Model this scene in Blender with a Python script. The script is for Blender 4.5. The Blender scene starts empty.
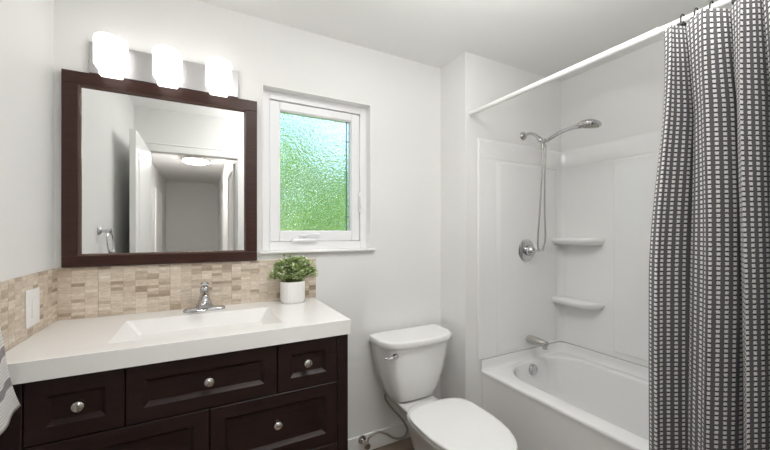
import bpy, bmesh, math, random
from mathutils import Vector, Matrix
random.seed(7)
C = bpy.context.scene.collection
scene = bpy.context.scene
PI = math.pi

# ------------------------------------------------------------------ camera
CAM_Z = 1.355
cam_data = bpy.data.cameras.new('camera')
cam = bpy.data.objects.new('camera', cam_data)
C.objects.link(cam)
cam.location = (0, 0, CAM_Z)
cam.rotation_euler = (PI / 2, 0, -math.radians(28.037))
cam_data.sensor_width = 36.0
cam_data.lens = 341.26 / 770 * 36.0
cam_data.shift_y = 6.34 / 770
cam_data.clip_start = 0.02
scene.camera = cam

# ------------------------------------------------------------------ sky, sun, exposure
world = bpy.data.worlds.new('sky')
scene.world = world
world.use_nodes = True
wn = world.node_tree.nodes
wl = world.node_tree.links
wn.clear()
sky = wn.new('ShaderNodeTexSky')
sky.sky_type = 'NISHITA'
sky.sun_disc = False
sky.sun_elevation = math.radians(48)
sky.sun_rotation = math.radians(150)
sky.dust_density = 2.0
wb = wn.new('ShaderNodeBackground')
wb.inputs['Strength'].default_value = 0.42
wo = wn.new('ShaderNodeOutputWorld')
wl.new(sky.outputs[0], wb.inputs[0])
wl.new(wb.outputs[0], wo.inputs[0])

sun_d = bpy.data.lights.new('sun', 'SUN')
sun_d.energy = 8.0
sun_d.angle = math.radians(1.0)
sun_d.color = (1.0, 0.95, 0.88)
sun = bpy.data.objects.new('sun', sun_d)
C.objects.link(sun)
sun.location = (0, 2, 9)
sun.rotation_euler = (math.radians(40), 0, math.radians(25))

# added soft overhead fill lamp, out of view, standing in for bounced light
al = bpy.data.lights.new('added_fill_down', 'AREA')
al.shape = 'RECTANGLE'
al.size = 0.9
al.size_y = 0.5
al.energy = 8.0
al.color = (1.0, 0.99, 0.975)
alo = bpy.data.objects.new('added_fill_down', al)
C.objects.link(alo)
alo.location = (0.70, 0.80, 2.47)
ul = bpy.data.lights.new('added_fill_up', 'AREA')  # second added fill lamp, aimed up at the ceiling; no real fixture
ul.shape = 'DISK'
ul.size = 0.4
ul.energy = 11.0
ul.color = (1.0, 0.99, 0.975)
ulo = bpy.data.objects.new('added_fill_up', ul)
C.objects.link(ulo)
ulo.location = (0.80, 0.50, 1.95)
ulo.rotation_euler = (PI, 0, 0)
SHADE_EMIT = 1.8
HALL_EMIT = 52.0
vs = scene.view_settings
vs.view_transform = 'Standard'
vs.look = 'None'
vs.exposure = 0.46
vs.gamma = 1.0
vs.use_curve_mapping = False
scene.cycles.max_bounces = 14
scene.cycles.diffuse_bounces = 8
scene.cycles.glossy_bounces = 6
scene.cycles.transmission_bounces = 8

# ------------------------------------------------------------------ materials
def mat(name, col=(0.8, 0.8, 0.8), rough=0.5, metal=0.0, spec=0.5, coat=0.0):
    m = bpy.data.materials.new(name)
    m.use_nodes = True
    b = m.node_tree.nodes['Principled BSDF']
    b.inputs['Base Color'].default_value = (*col, 1)
    b.inputs['Roughness'].default_value = rough
    b.inputs['Metallic'].default_value = metal
    b.inputs['Specular IOR Level'].default_value = spec
    b.inputs['Coat Weight'].default_value = coat
    return m

class N:
    """small wrapper to write node graphs compactly"""
    def __init__(self, m):
        self.m = m
        self.n = m.node_tree.nodes
        self.l = m.node_tree.links
        self.bsdf = self.n['Principled BSDF']
    def node(self, t, **kw):
        x = self.n.new(t)
        for k, v in kw.items():
            setattr(x, k, v)
        return x
    def link(self, a, b):
        self.l.new(a, b)
    def math(self, op, a, b=None, c=None):
        x = self.n.new('ShaderNodeMath')
        x.operation = op
        for i, v in enumerate((a, b, c)):
            if v is None:
                continue
            if isinstance(v, (int, float)):
                x.inputs[i].default_value = v
            else:
                self.l.new(v, x.inputs[i])
        return x.outputs[0]
    def mix(self, f, a, b):
        x = self.n.new('ShaderNodeMix')
        x.data_type = 'RGBA'
        for s, v in ((x.inputs[0], f), (x.inputs[6], a), (x.inputs[7], b)):
            if isinstance(v, (int, float)):
                s.default_value = v
            elif isinstance(v, tuple):
                s.default_value = (*v, 1)
            else:
                self.l.new(v, s)
        return x.outputs[2]
    def ramp(self, f, stops, interp='LINEAR'):
        x = self.n.new('ShaderNodeValToRGB')
        x.color_ramp.interpolation = interp
        e = x.color_ramp.elements
        while len(e) < len(stops):
            e.new(0.5)
        for i, (p, c) in enumerate(stops):
            e[i].position = p
            e[i].color = (*c, 1)
        self.l.new(f, x.inputs[0])
        return x.outputs[0]
    def noise(self, vec, scale, detail=2.0, rough=0.5):
        x = self.n.new('ShaderNodeTexNoise')
        x.inputs['Scale'].default_value = scale
        x.inputs['Detail'].default_value = detail
        x.inputs['Roughness'].default_value = rough
        if vec is not None:
            self.l.new(vec, x.inputs['Vector'])
        return x.outputs[0]
    def bump(self, h, strength, dist):
        x = self.n.new('ShaderNodeBump')
        x.inputs['Strength'].default_value = strength
        x.inputs['Distance'].default_value = dist
        self.l.new(h, x.inputs['Height'])
        self.l.new(x.outputs[0], self.bsdf.inputs['Normal'])
        return x

def paint(name, col, rough=0.55, bump=0.12):
    m = mat(name, col, rough, spec=0.35)
    g = N(m)
    pos = g.node('ShaderNodeNewGeometry').outputs['Position']
    g.bump(g.noise(pos, 260, 3), bump, 0.001)
    return m

M = {}
M['wall'] = paint('wall_paint', (0.80, 0.80, 0.79))
M['ceiling'] = paint('ceiling_paint', (0.82, 0.82, 0.81), 0.8)
M['hallwall'] = paint('hall_paint', (0.74, 0.735, 0.73))
M['trim'] = mat('white_trim', (0.86, 0.86, 0.85), 0.35)
M['vinyl'] = mat('white_vinyl', (0.85, 0.85, 0.86), 0.3)
M['plastic'] = mat('white_plastic', (0.85, 0.85, 0.84), 0.3)
M['porcelain'] = mat('porcelain', (0.86, 0.86, 0.85), 0.12, coat=0.4)
M['seat'] = mat('seat_plastic', (0.88, 0.88, 0.87), 0.22)
M['acrylic'] = mat('acrylic', (0.85, 0.85, 0.845), 0.09, coat=0.6)
M['counter'] = mat('cultured_marble', (0.86, 0.85, 0.835), 0.22, coat=0.2)
M['chrome'] = mat('chrome', (0.56, 0.56, 0.57), 0.05, 1.0)
M['nickel'] = mat('brushed_nickel', (0.55, 0.53, 0.505), 0.16, 1.0)
M['steelhose'] = mat('braided_steel', (0.40, 0.36, 0.32), 0.4, 0.8)
M['plate'] = mat('satin_plate', (0.46, 0.455, 0.46), 0.35, 0.75)
M['black'] = mat('black_plastic', (0.015, 0.014, 0.014), 0.35)
M['spacer'] = mat('spacer_bar', (0.10, 0.13, 0.20), 0.4)
M['pot'] = mat('pot_ceramic', (0.80, 0.785, 0.77), 0.45)
M['soil'] = mat('soil', (0.05, 0.04, 0.03), 0.9)
M['stem'] = mat('plant_stem', (0.16, 0.22, 0.06), 0.6)
M['mirror'] = mat('mirror_silver', (0.90, 0.905, 0.90), 0.0, 1.0)
M['bead'] = mat('mirror_bead', (0.10, 0.055, 0.042), 0.25)

# dark espresso wood
def wood(name, c0, c1, rough, axis):
    m = mat(name, c0, rough, spec=0.3)
    g = N(m)
    tc = g.node('ShaderNodeTexCoord').outputs['Object']
    mp = g.node('ShaderNodeMapping')
    mp.inputs['Scale'].default_value = axis
    g.link(tc, mp.inputs['Vector'])
    n = g.noise(mp.outputs[0], 6, 5, 0.6)
    g.link(g.ramp(n, [(0.3, c0), (0.72, c1)]), g.bsdf.inputs['Base Color'])
    g.bump(n, 0.08, 0.002)
    return m
M['espresso'] = wood('espresso_wood', (0.011, 0.0042, 0.0036), (0.024, 0.0092, 0.0073), 0.42, (1.5, 12, 12))
M['frame'] = wood('mirror_wood', (0.034, 0.013, 0.0095), (0.056, 0.023, 0.017), 0.3, (2, 12, 12))

# travertine mosaic
def make_tile():
    m = mat('travertine_mosaic', (0.6, 0.5, 0.4), 0.5)
    g = N(m)
    pos = g.node('ShaderNodeNewGeometry').outputs['Position']
    s = g.node('ShaderNodeSeparateXYZ')
    g.link(pos, s.inputs[0])
    x = g.math('ADD', s.outputs[0], s.outputs[1])
    u = g.math('DIVIDE', g.math('ADD', x, 10.003), 0.0446)
    v = g.math('DIVIDE', s.outputs[2], 0.0138)
    cu, cv = g.math('FLOOR', u), g.math('FLOOR', v)
    fu, fv = g.math('FRACT', u), g.math('FRACT', v)
    comb = g.node('ShaderNodeCombineXYZ')
    g.link(cu, comb.inputs[0]); g.link(cv, comb.inputs[1])
    wnz = g.node('ShaderNodeTexWhiteNoise')
    g.link(comb.outputs[0], wnz.inputs['Vector'])
    comb2 = g.node('ShaderNodeCombineXYZ')
    g.link(cu, comb2.inputs[0]); g.link(g.math('FLOOR', g.math('DIVIDE', cv, 2.0)), comb2.inputs[1]); comb2.inputs[2].default_value = 5.0
    wn2 = g.node('ShaderNodeTexWhiteNoise')
    g.link(comb2.outputs[0], wn2.inputs['Vector'])
    tone = g.math('ADD', g.math('MULTIPLY', wnz.outputs[0], 0.55), g.math('MULTIPLY', wn2.outputs[0], 0.45))
    base = g.ramp(tone, [(0.0, (0.32, 0.245, 0.175)), (0.16, (0.43, 0.345, 0.26)), (0.34, (0.60, 0.51, 0.415)), (0.7, (0.70, 0.615, 0.52)), (1.0, (0.78, 0.715, 0.63))])
    mp = g.node('ShaderNodeMapping')
    mp.inputs['Scale'].default_value = (45, 45, 150)
    g.link(pos, mp.inputs['Vector'])
    n = g.noise(mp.outputs[0], 1.0, 4, 0.65)
    vein = g.ramp(n, [(0.3, (0.80, 0.77, 0.73)), (0.62, (1.06, 1.06, 1.06))])
    mul = g.node('ShaderNodeMix'); mul.data_type = 'RGBA'; mul.blend_type = 'MULTIPLY'
    mul.inputs[0].default_value = 1.0
    g.link(base, mul.inputs[6]); g.link(vein, mul.inputs[7])
    eu = g.math('MINIMUM', fu, g.math('SUBTRACT', 1.0, fu))
    ev = g.math('MINIMUM', fv, g.math('SUBTRACT', 1.0, fv))
    gl = g.math('MINIMUM', g.math('MULTIPLY', eu, 0.0446), g.math('MULTIPLY', ev, 0.0138))
    joint = g.math('MAXIMUM', g.math('LESS_THAN', g.math('MULTIPLY', eu, 0.0446), 0.0007), g.math('MULTIPLY', g.math('LESS_THAN', gl, 0.0005), 0.4))
    # sheet seams every sixth column
    su = g.math('FRACT', g.math('DIVIDE', u, 6.0))
    seam = g.math('LESS_THAN', su, 0.007)
    j = g.math('MAXIMUM', g.math('MULTIPLY', joint, 0.5), g.math('MULTIPLY', seam, 0.85))
    g.link(g.mix(j, mul.outputs[2], (0.36, 0.29, 0.22)), g.bsdf.inputs['Base Color'])
    h = g.math('SUBTRACT', g.math('MULTIPLY', wnz.outputs[0], 0.5), joint)
    g.bump(h, 0.35, 0.0015)
    return m
M['tile'] = make_tile()

# brown plank floor
def make_floor():
    m = mat('plank_floor', (0.2, 0.15, 0.11), 0.42)
    g = N(m)
    pos = g.node('ShaderNodeNewGeometry').outputs['Position']
    br = g.node('ShaderNodeTexBrick')
    br.inputs['Scale'].default_value = 1.0
    br.inputs['Brick Width'].default_value = 1.1
    br.inputs['Row Height'].default_value = 0.15
    br.inputs['Mortar Size'].default_value = 0.0015
    br.inputs['Color1'].default_value = (0.20, 0.15, 0.115, 1)
    br.inputs['Color2'].default_value = (0.27, 0.205, 0.16, 1)
    br.inputs['Mortar'].default_value = (0.06, 0.045, 0.035, 1)
    g.link(pos, br.inputs['Vector'])
    mp = g.node('ShaderNodeMapping')
    mp.inputs['Scale'].default_value = (4, 50, 4)
    g.link(pos, mp.inputs['Vector'])
    n = g.noise(mp.outputs[0], 1.0, 5, 0.6)
    mul = g.node('ShaderNodeMix'); mul.data_type = 'RGBA'; mul.blend_type = 'MULTIPLY'
    mul.inputs[0].default_value = 1.0
    g.link(br.outputs[0], mul.inputs[6])
    g.link(g.ramp(n, [(0.3, (0.72, 0.70, 0.68)), (0.7, (1.12, 1.12, 1.12))]), mul.inputs[7])
    g.link(mul.outputs[2], g.bsdf.inputs['Base Color'])
    return m
M['floor'] = make_floor()

# hammered obscure glass
def make_glass():
    m = mat('hammered_glass', (0.97, 0.99, 0.98), 0.03)
    g = N(m)
    g.bsdf.inputs['Transmission Weight'].default_value = 1.0
    g.bsdf.inputs['IOR'].default_value = 1.45
    tc = g.node('ShaderNodeTexCoord').outputs['Object']
    v = g.node('ShaderNodeTexVoronoi')
    v.feature = 'SMOOTH_F1'
    v.inputs['Scale'].default_value = 88
    v.inputs['Smoothness'].default_value = 0.7
    wv = g.node('ShaderNodeVectorMath'); wv.operation = 'MULTIPLY_ADD'
    nz = g.node('ShaderNodeTexNoise'); nz.inputs['Scale'].default_value = 30
    g.link(tc, nz.inputs['Vector'])
    g.link(nz.outputs[1], wv.inputs[0]); wv.inputs[1].default_value = (0.02, 0.02, 0.02)
    g.link(tc, wv.inputs[2])
    g.link(wv.outputs[0], v.inputs['Vector'])
    g.bump(v.outputs['Distance'], 0.55, 0.008)
    return m
M['glass'] = make_glass()

# lit opal glass of the lamps
def emit(name, col, strength, base=(0.9, 0.9, 0.9)):
    m = mat(name, base, 0.25)
    b = m.node_tree.nodes['Principled BSDF']
    b.inputs['Emission Color'].default_value = (*col, 1)
    b.inputs['Emission Strength'].default_value = strength
    return m
M['shade'] = emit('opal_glass_lit', (1.0, 0.965, 0.92), SHADE_EMIT)
M['halllamp'] = emit('hall_diffuser_lit', (1.0, 0.97, 0.93), HALL_EMIT)

# woven curtain: columns of white blocks on charcoal
def make_curtain_mat():
    m = mat('curtain_weave', (0.3, 0.3, 0.3), 0.85, spec=0.15)
    g = N(m)
    uv = g.node('ShaderNodeUVMap').outputs[0]
    s = g.node('ShaderNodeSeparateXYZ')
    g.link(uv, s.inputs[0])
    u = g.math('DIVIDE', s.outputs[0], 0.0262)
    v = g.math('DIVIDE', s.outputs[1], 0.0157)
    nj = g.noise(uv, 330, 2)
    jit = g.math('MULTIPLY', g.math('SUBTRACT', nj, 0.5), 0.30)
    fu, fv = g.math('FRACT', g.math('ADD', u, jit)), g.math('FRACT', g.math('ADD', v, jit))
    incol = g.math('LESS_THAN', g.math('ABSOLUTE', g.math('SUBTRACT', fu, 0.5)), 0.225)
    inrow = g.math('LESS_THAN', g.math('ABSOLUTE', g.math('SUBTRACT', fv, 0.5)), 0.33)
    dot = g.math('MULTIPLY', incol, inrow)
    thr = g.math('SINE', g.math('MULTIPLY', s.outputs[1], 2 * PI / 0.0026))
    ground = g.mix(g.math('MULTIPLY_ADD', thr, 0.5, 0.5), (0.072, 0.070, 0.075), (0.155, 0.151, 0.158))
    col = g.mix(incol, ground, (0.05, 0.048, 0.051))
    n = g.noise(uv, 420, 2)
    white = g.ramp(n, [(0.3, (0.66, 0.645, 0.635)), (0.65, (0.82, 0.81, 0.80))])
    col = g.mix(dot, col, white)
    g.link(col, g.bsdf.inputs['Base Color'])
    g.bsdf.inputs['Sheen Weight'].default_value = 0.15
    g.bump(g.math('ADD', dot, g.math('MULTIPLY', thr, 0.15)), 0.6, 0.0012)
    return m
M['curtain'] = make_curtain_mat()

# striped terry towel
def make_towel_mat():
    m = mat('striped_terry', (0.7, 0.7, 0.7), 0.95, spec=0.1)
    g = N(m)
    uv = g.node('ShaderNodeUVMap').outputs[0]
    s = g.node('ShaderNodeSeparateXYZ')
    g.link(uv, s.inputs[0])
    v = s.outputs[1]
    fine = g.math('GREATER_THAN', g.math('SINE', g.math('MULTIPLY', v, 2 * PI / 0.0085)), 0.1)
    band = g.math('GREATER_THAN', g.math('SINE', g.math('MULTIPLY_ADD', v, 2 * PI / 0.085, 0.6)), 0.62)
    col = g.mix(g.math('MULTIPLY', fine, 0.4), (0.80, 0.78, 0.77), (0.42, 0.40, 0.40))
    col = g.mix(g.math('MULTIPLY', band, 0.8), col, (0.20, 0.18, 0.19))
    hem = g.math('GREATER_THAN', v, 0.335)
    col = g.mix(hem, col, (0.80, 0.78, 0.76))
    g.link(col, g.bsdf.inputs['Base Color'])
    g.bump(g.noise(uv, 500, 2), 0.5, 0.002)
    return m
M['towel'] = make_towel_mat()

# leaves, each with its own green
def leafmat(name, stops):
    m = mat(name, (0.2, 0.4, 0.1), 0.5)
    g = N(m)
    r = g.node('ShaderNodeNewGeometry').outputs['Random Per Island']
    g.link(g.ramp(r, stops), g.bsdf.inputs['Base Color'])
    return m
M['leaf'] = leafmat('variegated_leaf', [(0.0, (0.13, 0.23, 0.07)), (0.3, (0.34, 0.47, 0.15)), (0.55, (0.56, 0.66, 0.26)), (0.75, (0.66, 0.74, 0.50)), (1.0, (0.78, 0.82, 0.66))])
M['hedge'] = leafmat('hedge_leaf', [(0.0, (0.14, 0.34, 0.05)), (0.6, (0.26, 0.52, 0.09)), (1.0, (0.42, 0.65, 0.18))])
M['lawn'] = mat('lawn', (0.20, 0.42, 0.08), 0.9)
M['fence'] = mat('pale_fence', (0.72, 0.76, 0.80), 0.7)

# ------------------------------------------------------------------ mesh helpers
ORG = {}
def obj(name, bm, m, parent=None, smooth=35, bevel=None, origin=None, segs=2, wn=False):
    """bm is written in world coordinates; parts are shifted into their thing's frame"""
    bmesh.ops.recalc_face_normals(bm, faces=bm.faces)
    me = bpy.data.meshes.new(name)
    if parent is not None:
        org = ORG[parent.name]
    elif origin is not None:
        org = Vector(origin)
    else:
        xs = [v.co.x for v in bm.verts]; ys = [v.co.y for v in bm.verts]; zs = [v.co.z for v in bm.verts]
        org = Vector(((min(xs) + max(xs)) / 2, (min(ys) + max(ys)) / 2, min(zs)))
    bmesh.ops.translate(bm, verts=bm.verts, vec=-org)
    bm.to_mesh(me)
    bm.free()
    me.materials.append(m)
    if smooth:
        me.polygons.foreach_set('use_smooth', [True] * len(me.polygons))
        me.set_sharp_from_angle(angle=math.radians(smooth))
    o = bpy.data.objects.new(name, me)
    C.objects.link(o)
    if parent is not None:
        o.parent = parent
    else:
        o.location = org
    ORG[o.name] = org
    if bevel:
        md = o.modifiers.new('bevel', 'BEVEL')
        md.width = bevel
        md.segments = segs
        md.limit_method = 'ANGLE'
        md.angle_limit = math.radians(40)
        md.harden_normals = False
    if wn:
        wnm = o.modifiers.new('weighted_normals', 'WEIGHTED_NORMAL')
        wnm.keep_sharp = True
    return o

def thing(name, loc, label, cat, group=None, kind=None):
    o = bpy.data.objects.new(name, None)
    o.empty_display_size = 0.05
    C.objects.link(o)
    o.location = loc
    ORG[o.name] = Vector(loc)
    if label: o['label'] = label
    if cat: o['category'] = cat
    if group: o['group'] = group
    if kind: o['kind'] = kind
    return o

def tag(o, label, cat, group=None, kind=None):
    o['label'] = label
    o['category'] = cat
    if group: o['group'] = group
    if kind: o['kind'] = kind
    return o

def struct(name, bm, m, parent=None, **kw):
    o = obj(name, bm, m, parent, **kw)
    if parent is None:
        o['kind'] = 'structure'
    return o

def B():
    return bmesh.new()

def box(bm, x0, x1, y0, y1, z0, z1):
    vs_ = [bm.verts.new(p) for p in ((x0, y0, z0), (x1, y0, z0), (x1, y1, z0), (x0, y1, z0), (x0, y0, z1), (x1, y0, z1), (x1, y1, z1), (x0, y1, z1))]
    for f in ((0, 3, 2, 1), (4, 5, 6, 7), (0, 1, 5, 4), (1, 2, 6, 5), (2, 3, 7, 6), (3, 0, 4, 7)):
        bm.faces.new([vs_[i] for i in f])
    return bm

def boxes(*a):
    bm = B()
    for r in a:
        box(bm, *r)
    return bm

def loft(bm, loops, cap0=True, cap1=True, closed=True):
    rings = [[bm.verts.new(p) for p in lp] for lp in loops]
    n = len(rings[0])
    for a, b in zip(rings[:-1], rings[1:]):
        for i in range(n if closed else n - 1):
            j = (i + 1) % n
            bm.faces.new((a[i], a[j], b[j], b[i]))
    if cap0: bm.faces.new(rings[0][::-1])
    if cap1: bm.faces.new(rings[-1])
    return bm

def catmull(pts, k=8):
    pts = [Vector(p) for p in pts]
    out = []
    for i in range(len(pts) - 1):
        p0 = pts[max(i - 1, 0)]; p1 = pts[i]; p2 = pts[i + 1]; p3 = pts[min(i + 2, len(pts) - 1)]
        for j in range(k):
            t = j / k
            out.append(0.5 * ((2 * p1) + (p2 - p0) * t + (2 * p0 - 5 * p1 + 4 * p2 - p3) * t * t + (3 * p1 - p0 - 3 * p2 + p3) * t ** 3))
    out.append(pts[-1])
    return out

def tube(bm, pts, r, n=12, cap=True):
    """r: number or list of radii"""
    pts = [Vector(p) for p in pts]
    rs = r if isinstance(r, (list, tuple)) else [r] * len(pts)
    loops = []
    t0 = (pts[1] - pts[0]).normalized()
    up = Vector((0, 0, 1)) if abs(t0.z) < 0.9 else Vector((1, 0, 0))
    nrm = t0.cross(up).normalized()
    for i, p in enumerate(pts):
        a = pts[max(i - 1, 0)]; b = pts[min(i + 1, len(pts) - 1)]
        t = (b - a).normalized()
        nrm = (nrm - t * nrm.dot(t)).normalized()
        bi = t.cross(nrm)
        loops.append([p + (nrm * math.cos(2 * PI * k / n) + bi * math.sin(2 * PI * k / n)) * rs[i] for k in range(n)])
    return loft(bm, loops, cap, cap)

def lathe(bm, prof, origin, axis, n=24):
    """prof: list of (radius, distance along axis)"""
    ax = Vector(axis).normalized()
    up = Vector((0, 0, 1)) if abs(ax.z) < 0.9 else Vector((1, 0, 0))
    e1 = ax.cross(up).normalized(); e2 = ax.cross(e1)
    o = Vector(origin)
    loops = [[o + ax * d + (e1 * math.cos(2 * PI * k / n) + e2 * math.sin(2 * PI * k / n)) * max(r, 1e-4) for k in range(n)] for r, d in prof]
    return loft(bm, loops)

def rrect(cx, cy, w, d, r, z, k=6):
    """rounded rectangle loop in XY; r may be a number or 4 radii (+x+y, -x+y, -x-y, +x-y)"""
    rr = r if isinstance(r, (list, tuple)) else [r] * 4
    out = []
    for q, (sx, sy) in enumerate(((1, 1), (-1, 1), (-1, -1), (1, -1))):
        R_ = rr[q]
        ccx = cx + sx * (w / 2 - R_); ccy = cy + sy * (d / 2 - R_)
        for i in range(k + 1):
            a = PI / 2 * (q + i / k)
            out.append(Vector((ccx + R_ * math.cos(a), ccy + R_ * math.sin(a), z)))
    return out

# ------------------------------------------------------------------ room shell
XL, XR, YB, YP, YF = -0.554, 2.401, 1.92, 1.664, 0.03
XW, ZC = 1.462, 2.492
HX0, HX1, HY = -0.75, 0.315, -5.35
WX0, WX1, WZ0, WZ1 = 0.277, 0.924, 1.247, 2.143     # window opening

struct('floor', boxes((-1.6, 2.55, HY - 0.1, 2.15, -0.1, 0)), M['floor'], smooth=0)
struct('ceiling', boxes((-1.6, 2.55, HY - 0.1, 2.15, ZC, ZC + 0.1)), M['ceiling'], smooth=0)
struct('wall_back', boxes((XL - 0.12, WX0, YB, YB + 0.16, 0, ZC), (WX1, XW, YB, YB + 0.16, 0, ZC), (WX0, WX1, YB, YB + 0.16, 0, WZ0), (WX0, WX1, YB, YB + 0.16, WZ1, ZC)), M['wall'], smooth=0)
struct('wall_left', boxes((XL - 0.12, XL, YF, YB, 0, ZC)), M['wall'], smooth=0)
struct('wall_shower', boxes((XW, XR + 0.12, YP, YB + 0.16, 0, ZC)), M['wall'], smooth=0)
struct('wall_right', boxes((XR, XR + 0.12, YF, YP, 0, ZC)), M['wall'], smooth=0)
DX0, DX1, DZ = -0.432, 0.315, 2.10
struct('wall_front', boxes((XL - 0.12, DX0, YF - 0.11, YF, 0, ZC), (DX1, XR + 0.12, YF - 0.11, YF, 0, ZC), (DX0, DX1, YF - 0.11, YF, DZ, ZC)), M['wall'], smooth=0)
struct('wall_hall_left', boxes((HX0 - 0.1, HX0, HY, YF - 0.11, 0, ZC)), M['hallwall'], smooth=0)
struct('wall_hall_right', boxes((HX1, HX1 + 0.1, HY, YF - 0.11, 0, ZC)), M['hallwall'], smooth=0)
struct('wall_hall_end', boxes((HX0 - 0.1, HX1 + 0.1, HY - 0.1, HY, 0, ZC)), M['hallwall'], smooth=0)

def baseboard(name, a):
    struct(name, boxes(a), M['trim'], bevel=0.004)
baseboard('baseboard_back', (0.56, XW, YB - 0.015, YB, 0, 0.105))
baseboard('baseboard_shower', (XW - 0.014, XW, YP, YB - 0.015, 0, 0.105))
baseboard('baseboard_left', (XL, XL + 0.015, 0.12, 1.36, 0, 0.105))

# door trim seen in the mirror
struct('trim_1', boxes((DX0 - 0.065, DX0 + 0.004, YF, YF + 0.016, 0, DZ + 0.06), (DX1 - 0.004, DX1 + 0.065, YF, YF + 0.016, 0, DZ + 0.06), (DX0 + 0.004, DX1 - 0.004, YF, YF + 0.016, DZ - 0.004, DZ + 0.06), (DX0 - 0.07, DX1 + 0.07, YF, YF + 0.022, DZ + 0.06, DZ + 0.075)), M['trim'], bevel=0.003)
for k, (y0, y1) in enumerate(((-2.55, -1.75), (-4.3, -3.45))):
    d = struct('door_%d' % (k + 2), boxes((HX0, HX0 + 0.012, y0, y1, 0.01, 2.06)), M['trim'], bevel=0.003)
    struct('trim_%d' % (k + 2), boxes((HX0, HX0 + 0.02, y0 - 0.065, y0, 0, 2.12), (HX0, HX0 + 0.02, y1, y1 + 0.065, 0, 2.12), (HX0, HX0 + 0.02, y0, y1, 2.06, 2.12)), M['trim'], bevel=0.003)
struct('door_4', boxes((HX1 - 0.008, HX1, -1.25, -0.45, 0.01, 2.06)), M['hallwall'], bevel=0.003)
struct('trim_4', boxes((HX1 - 0.02, HX1, -1.315, -1.25, 0, 2.12), (HX1 - 0.02, HX1, -0.45, -0.385, 0, 2.12), (HX1 - 0.02, HX1, -1.25, -0.45, 2.06, 2.12)), M['trim'], bevel=0.003)

# bathroom door leaf, open against the left wall
dl = thing('door_1', (-0.445, YF + 0.02, 0), None, None, kind='structure')
bm = B()
x0, x1, y0, y1 = -0.462, -0.424, YF + 0.022, 0.83
box(bm, x0, x1, y0, y1, 0.012, 2.085)
obj('leaf', bm, M['trim'], dl, bevel=0.003)
for (a, b) in ((0.22, 0.95), (1.08, 1.95)):
    bm = boxes((x1 - 0.001, x1 + 0.006, y0 + 0.12, y1 - 0.12, a, b))
    obj('door_panel', bm, M['trim'], dl, bevel=0.005)

# ------------------------------------------------------------------ window
w = thing('window_1', ((WX0 + WX1) / 2, 2.0, WZ0), None, None, kind='structure')
FY = 1.978
def ring_frame(bm, x0, x1, z0, z1, t, y0, y1):
    tl, tr, tb, tt = t
    box(bm, x0, x0 + tl, y0, y1, z0, z1)
    box(bm, x1 - tr, x1, y0, y1, z0, z1)
    box(bm, x0 + tl, x1 - tr, y0, y1, z0, z0 + tb)
    box(bm, x0 + tl, x1 - tr, y0, y1, z1 - tt, z1)
bm = B(); ring_frame(bm, WX0 + 0.001, WX1 - 0.001, WZ0, WZ1, (0.048, 0.048, 0.048, 0.048), FY, FY + 0.09)
obj('window_frame', bm, M['vinyl'], w, bevel=0.003)
bm = B(); ring_frame(bm, WX0 + 0.05, WX1 - 0.05, WZ0 + 0.05, WZ1 - 0.05, (0.055, 0.052, 0.058, 0.047), FY + 0.012, FY + 0.075)
obj('sash', bm, M['vinyl'], w, bevel=0.004)
GX0, GX1, GZ0, GZ1 = WX0 + 0.105, WX1 - 0.102, WZ0 + 0.108, WZ1 - 0.097
bm = B(); ring_frame(bm, GX0 - 0.002, GX1 + 0.002, GZ0 - 0.002, GZ1 + 0.002, (0.007, 0.007, 0.007, 0.007), FY + 0.02, FY + 0.05)
obj('glazing_bead', bm, M['vinyl'], w, bevel=0.002)
obj('pane', boxes((GX0, GX1, FY + 0.036, FY + 0.042, GZ0, GZ1)), M['glass'], w, smooth=0)
bm = boxes((GX1 - 0.030, GX1 - 0.024, FY + 0.031, FY + 0.0355, GZ0, GZ1))
for zz in (GZ0 + 0.09, GZ1 - 0.13):
    box(bm, GX1 - 0.036, GX1 - 0.010, FY + 0.031, FY + 0.0355, zz, zz + 0.005)
obj('spacer_bar', bm, M['spacer'], w, smooth=0)
# crank
bm = B()
loft(bm, [rrect(0.515, FY - 0.006, 0.15, 0.034, 0.008, WZ0 + 0.048), rrect(0.515, FY - 0.008, 0.15, 0.038, 0.008, WZ0 + 0.056), rrect(0.515, FY - 0.006, 0.13, 0.034, 0.008, WZ0 + 0.066)])
cr = obj('crank_base', bm, M['vinyl'], w)
bm = B(); tube(bm, [(0.50, FY - 0.012, WZ0 + 0.066), (0.50, FY - 0.014, WZ0 + 0.082), (0.53, FY - 0.016, WZ0 + 0.088), (0.61, FY - 0.016, WZ0 + 0.092)], [0.012, 0.011, 0.009, 0.006], 10)
obj('crank_handle', bm, M['vinyl'], cr)
# sash lock
bm = B(); box(bm, 0.862, 0.884, FY - 0.008, FY, 1.475, 1.60)
lk = obj('lock_plate', bm, M['vinyl'], w, bevel=0.003)
bm = B(); tube(bm, [(0.873, FY - 0.012, 1.575), (0.873, FY - 0.02, 1.55), (0.872, FY - 0.026, 1.50)], [0.008, 0.01, 0.008], 10)
obj('lock_lever', bm, M['vinyl'], lk)
# stool
obj('window_sill', boxes((0.262, 0.945, YB - 0.028, FY + 0.002, WZ0 - 0.012, WZ0 + 0.001)), M['trim'], w, bevel=0.004)
struct('trim_5', boxes((WX1 - 0.006, WX1, YB - 0.003, FY, WZ0 + 0.001, WZ1), (WX0, WX0 + 0.006, YB - 0.003, FY, WZ0 + 0.001, WZ1), (WX0 + 0.006, WX1 - 0.006, YB - 0.003, FY, WZ1 - 0.006, WZ1)), M['trim'], bevel=0.002)

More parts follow.
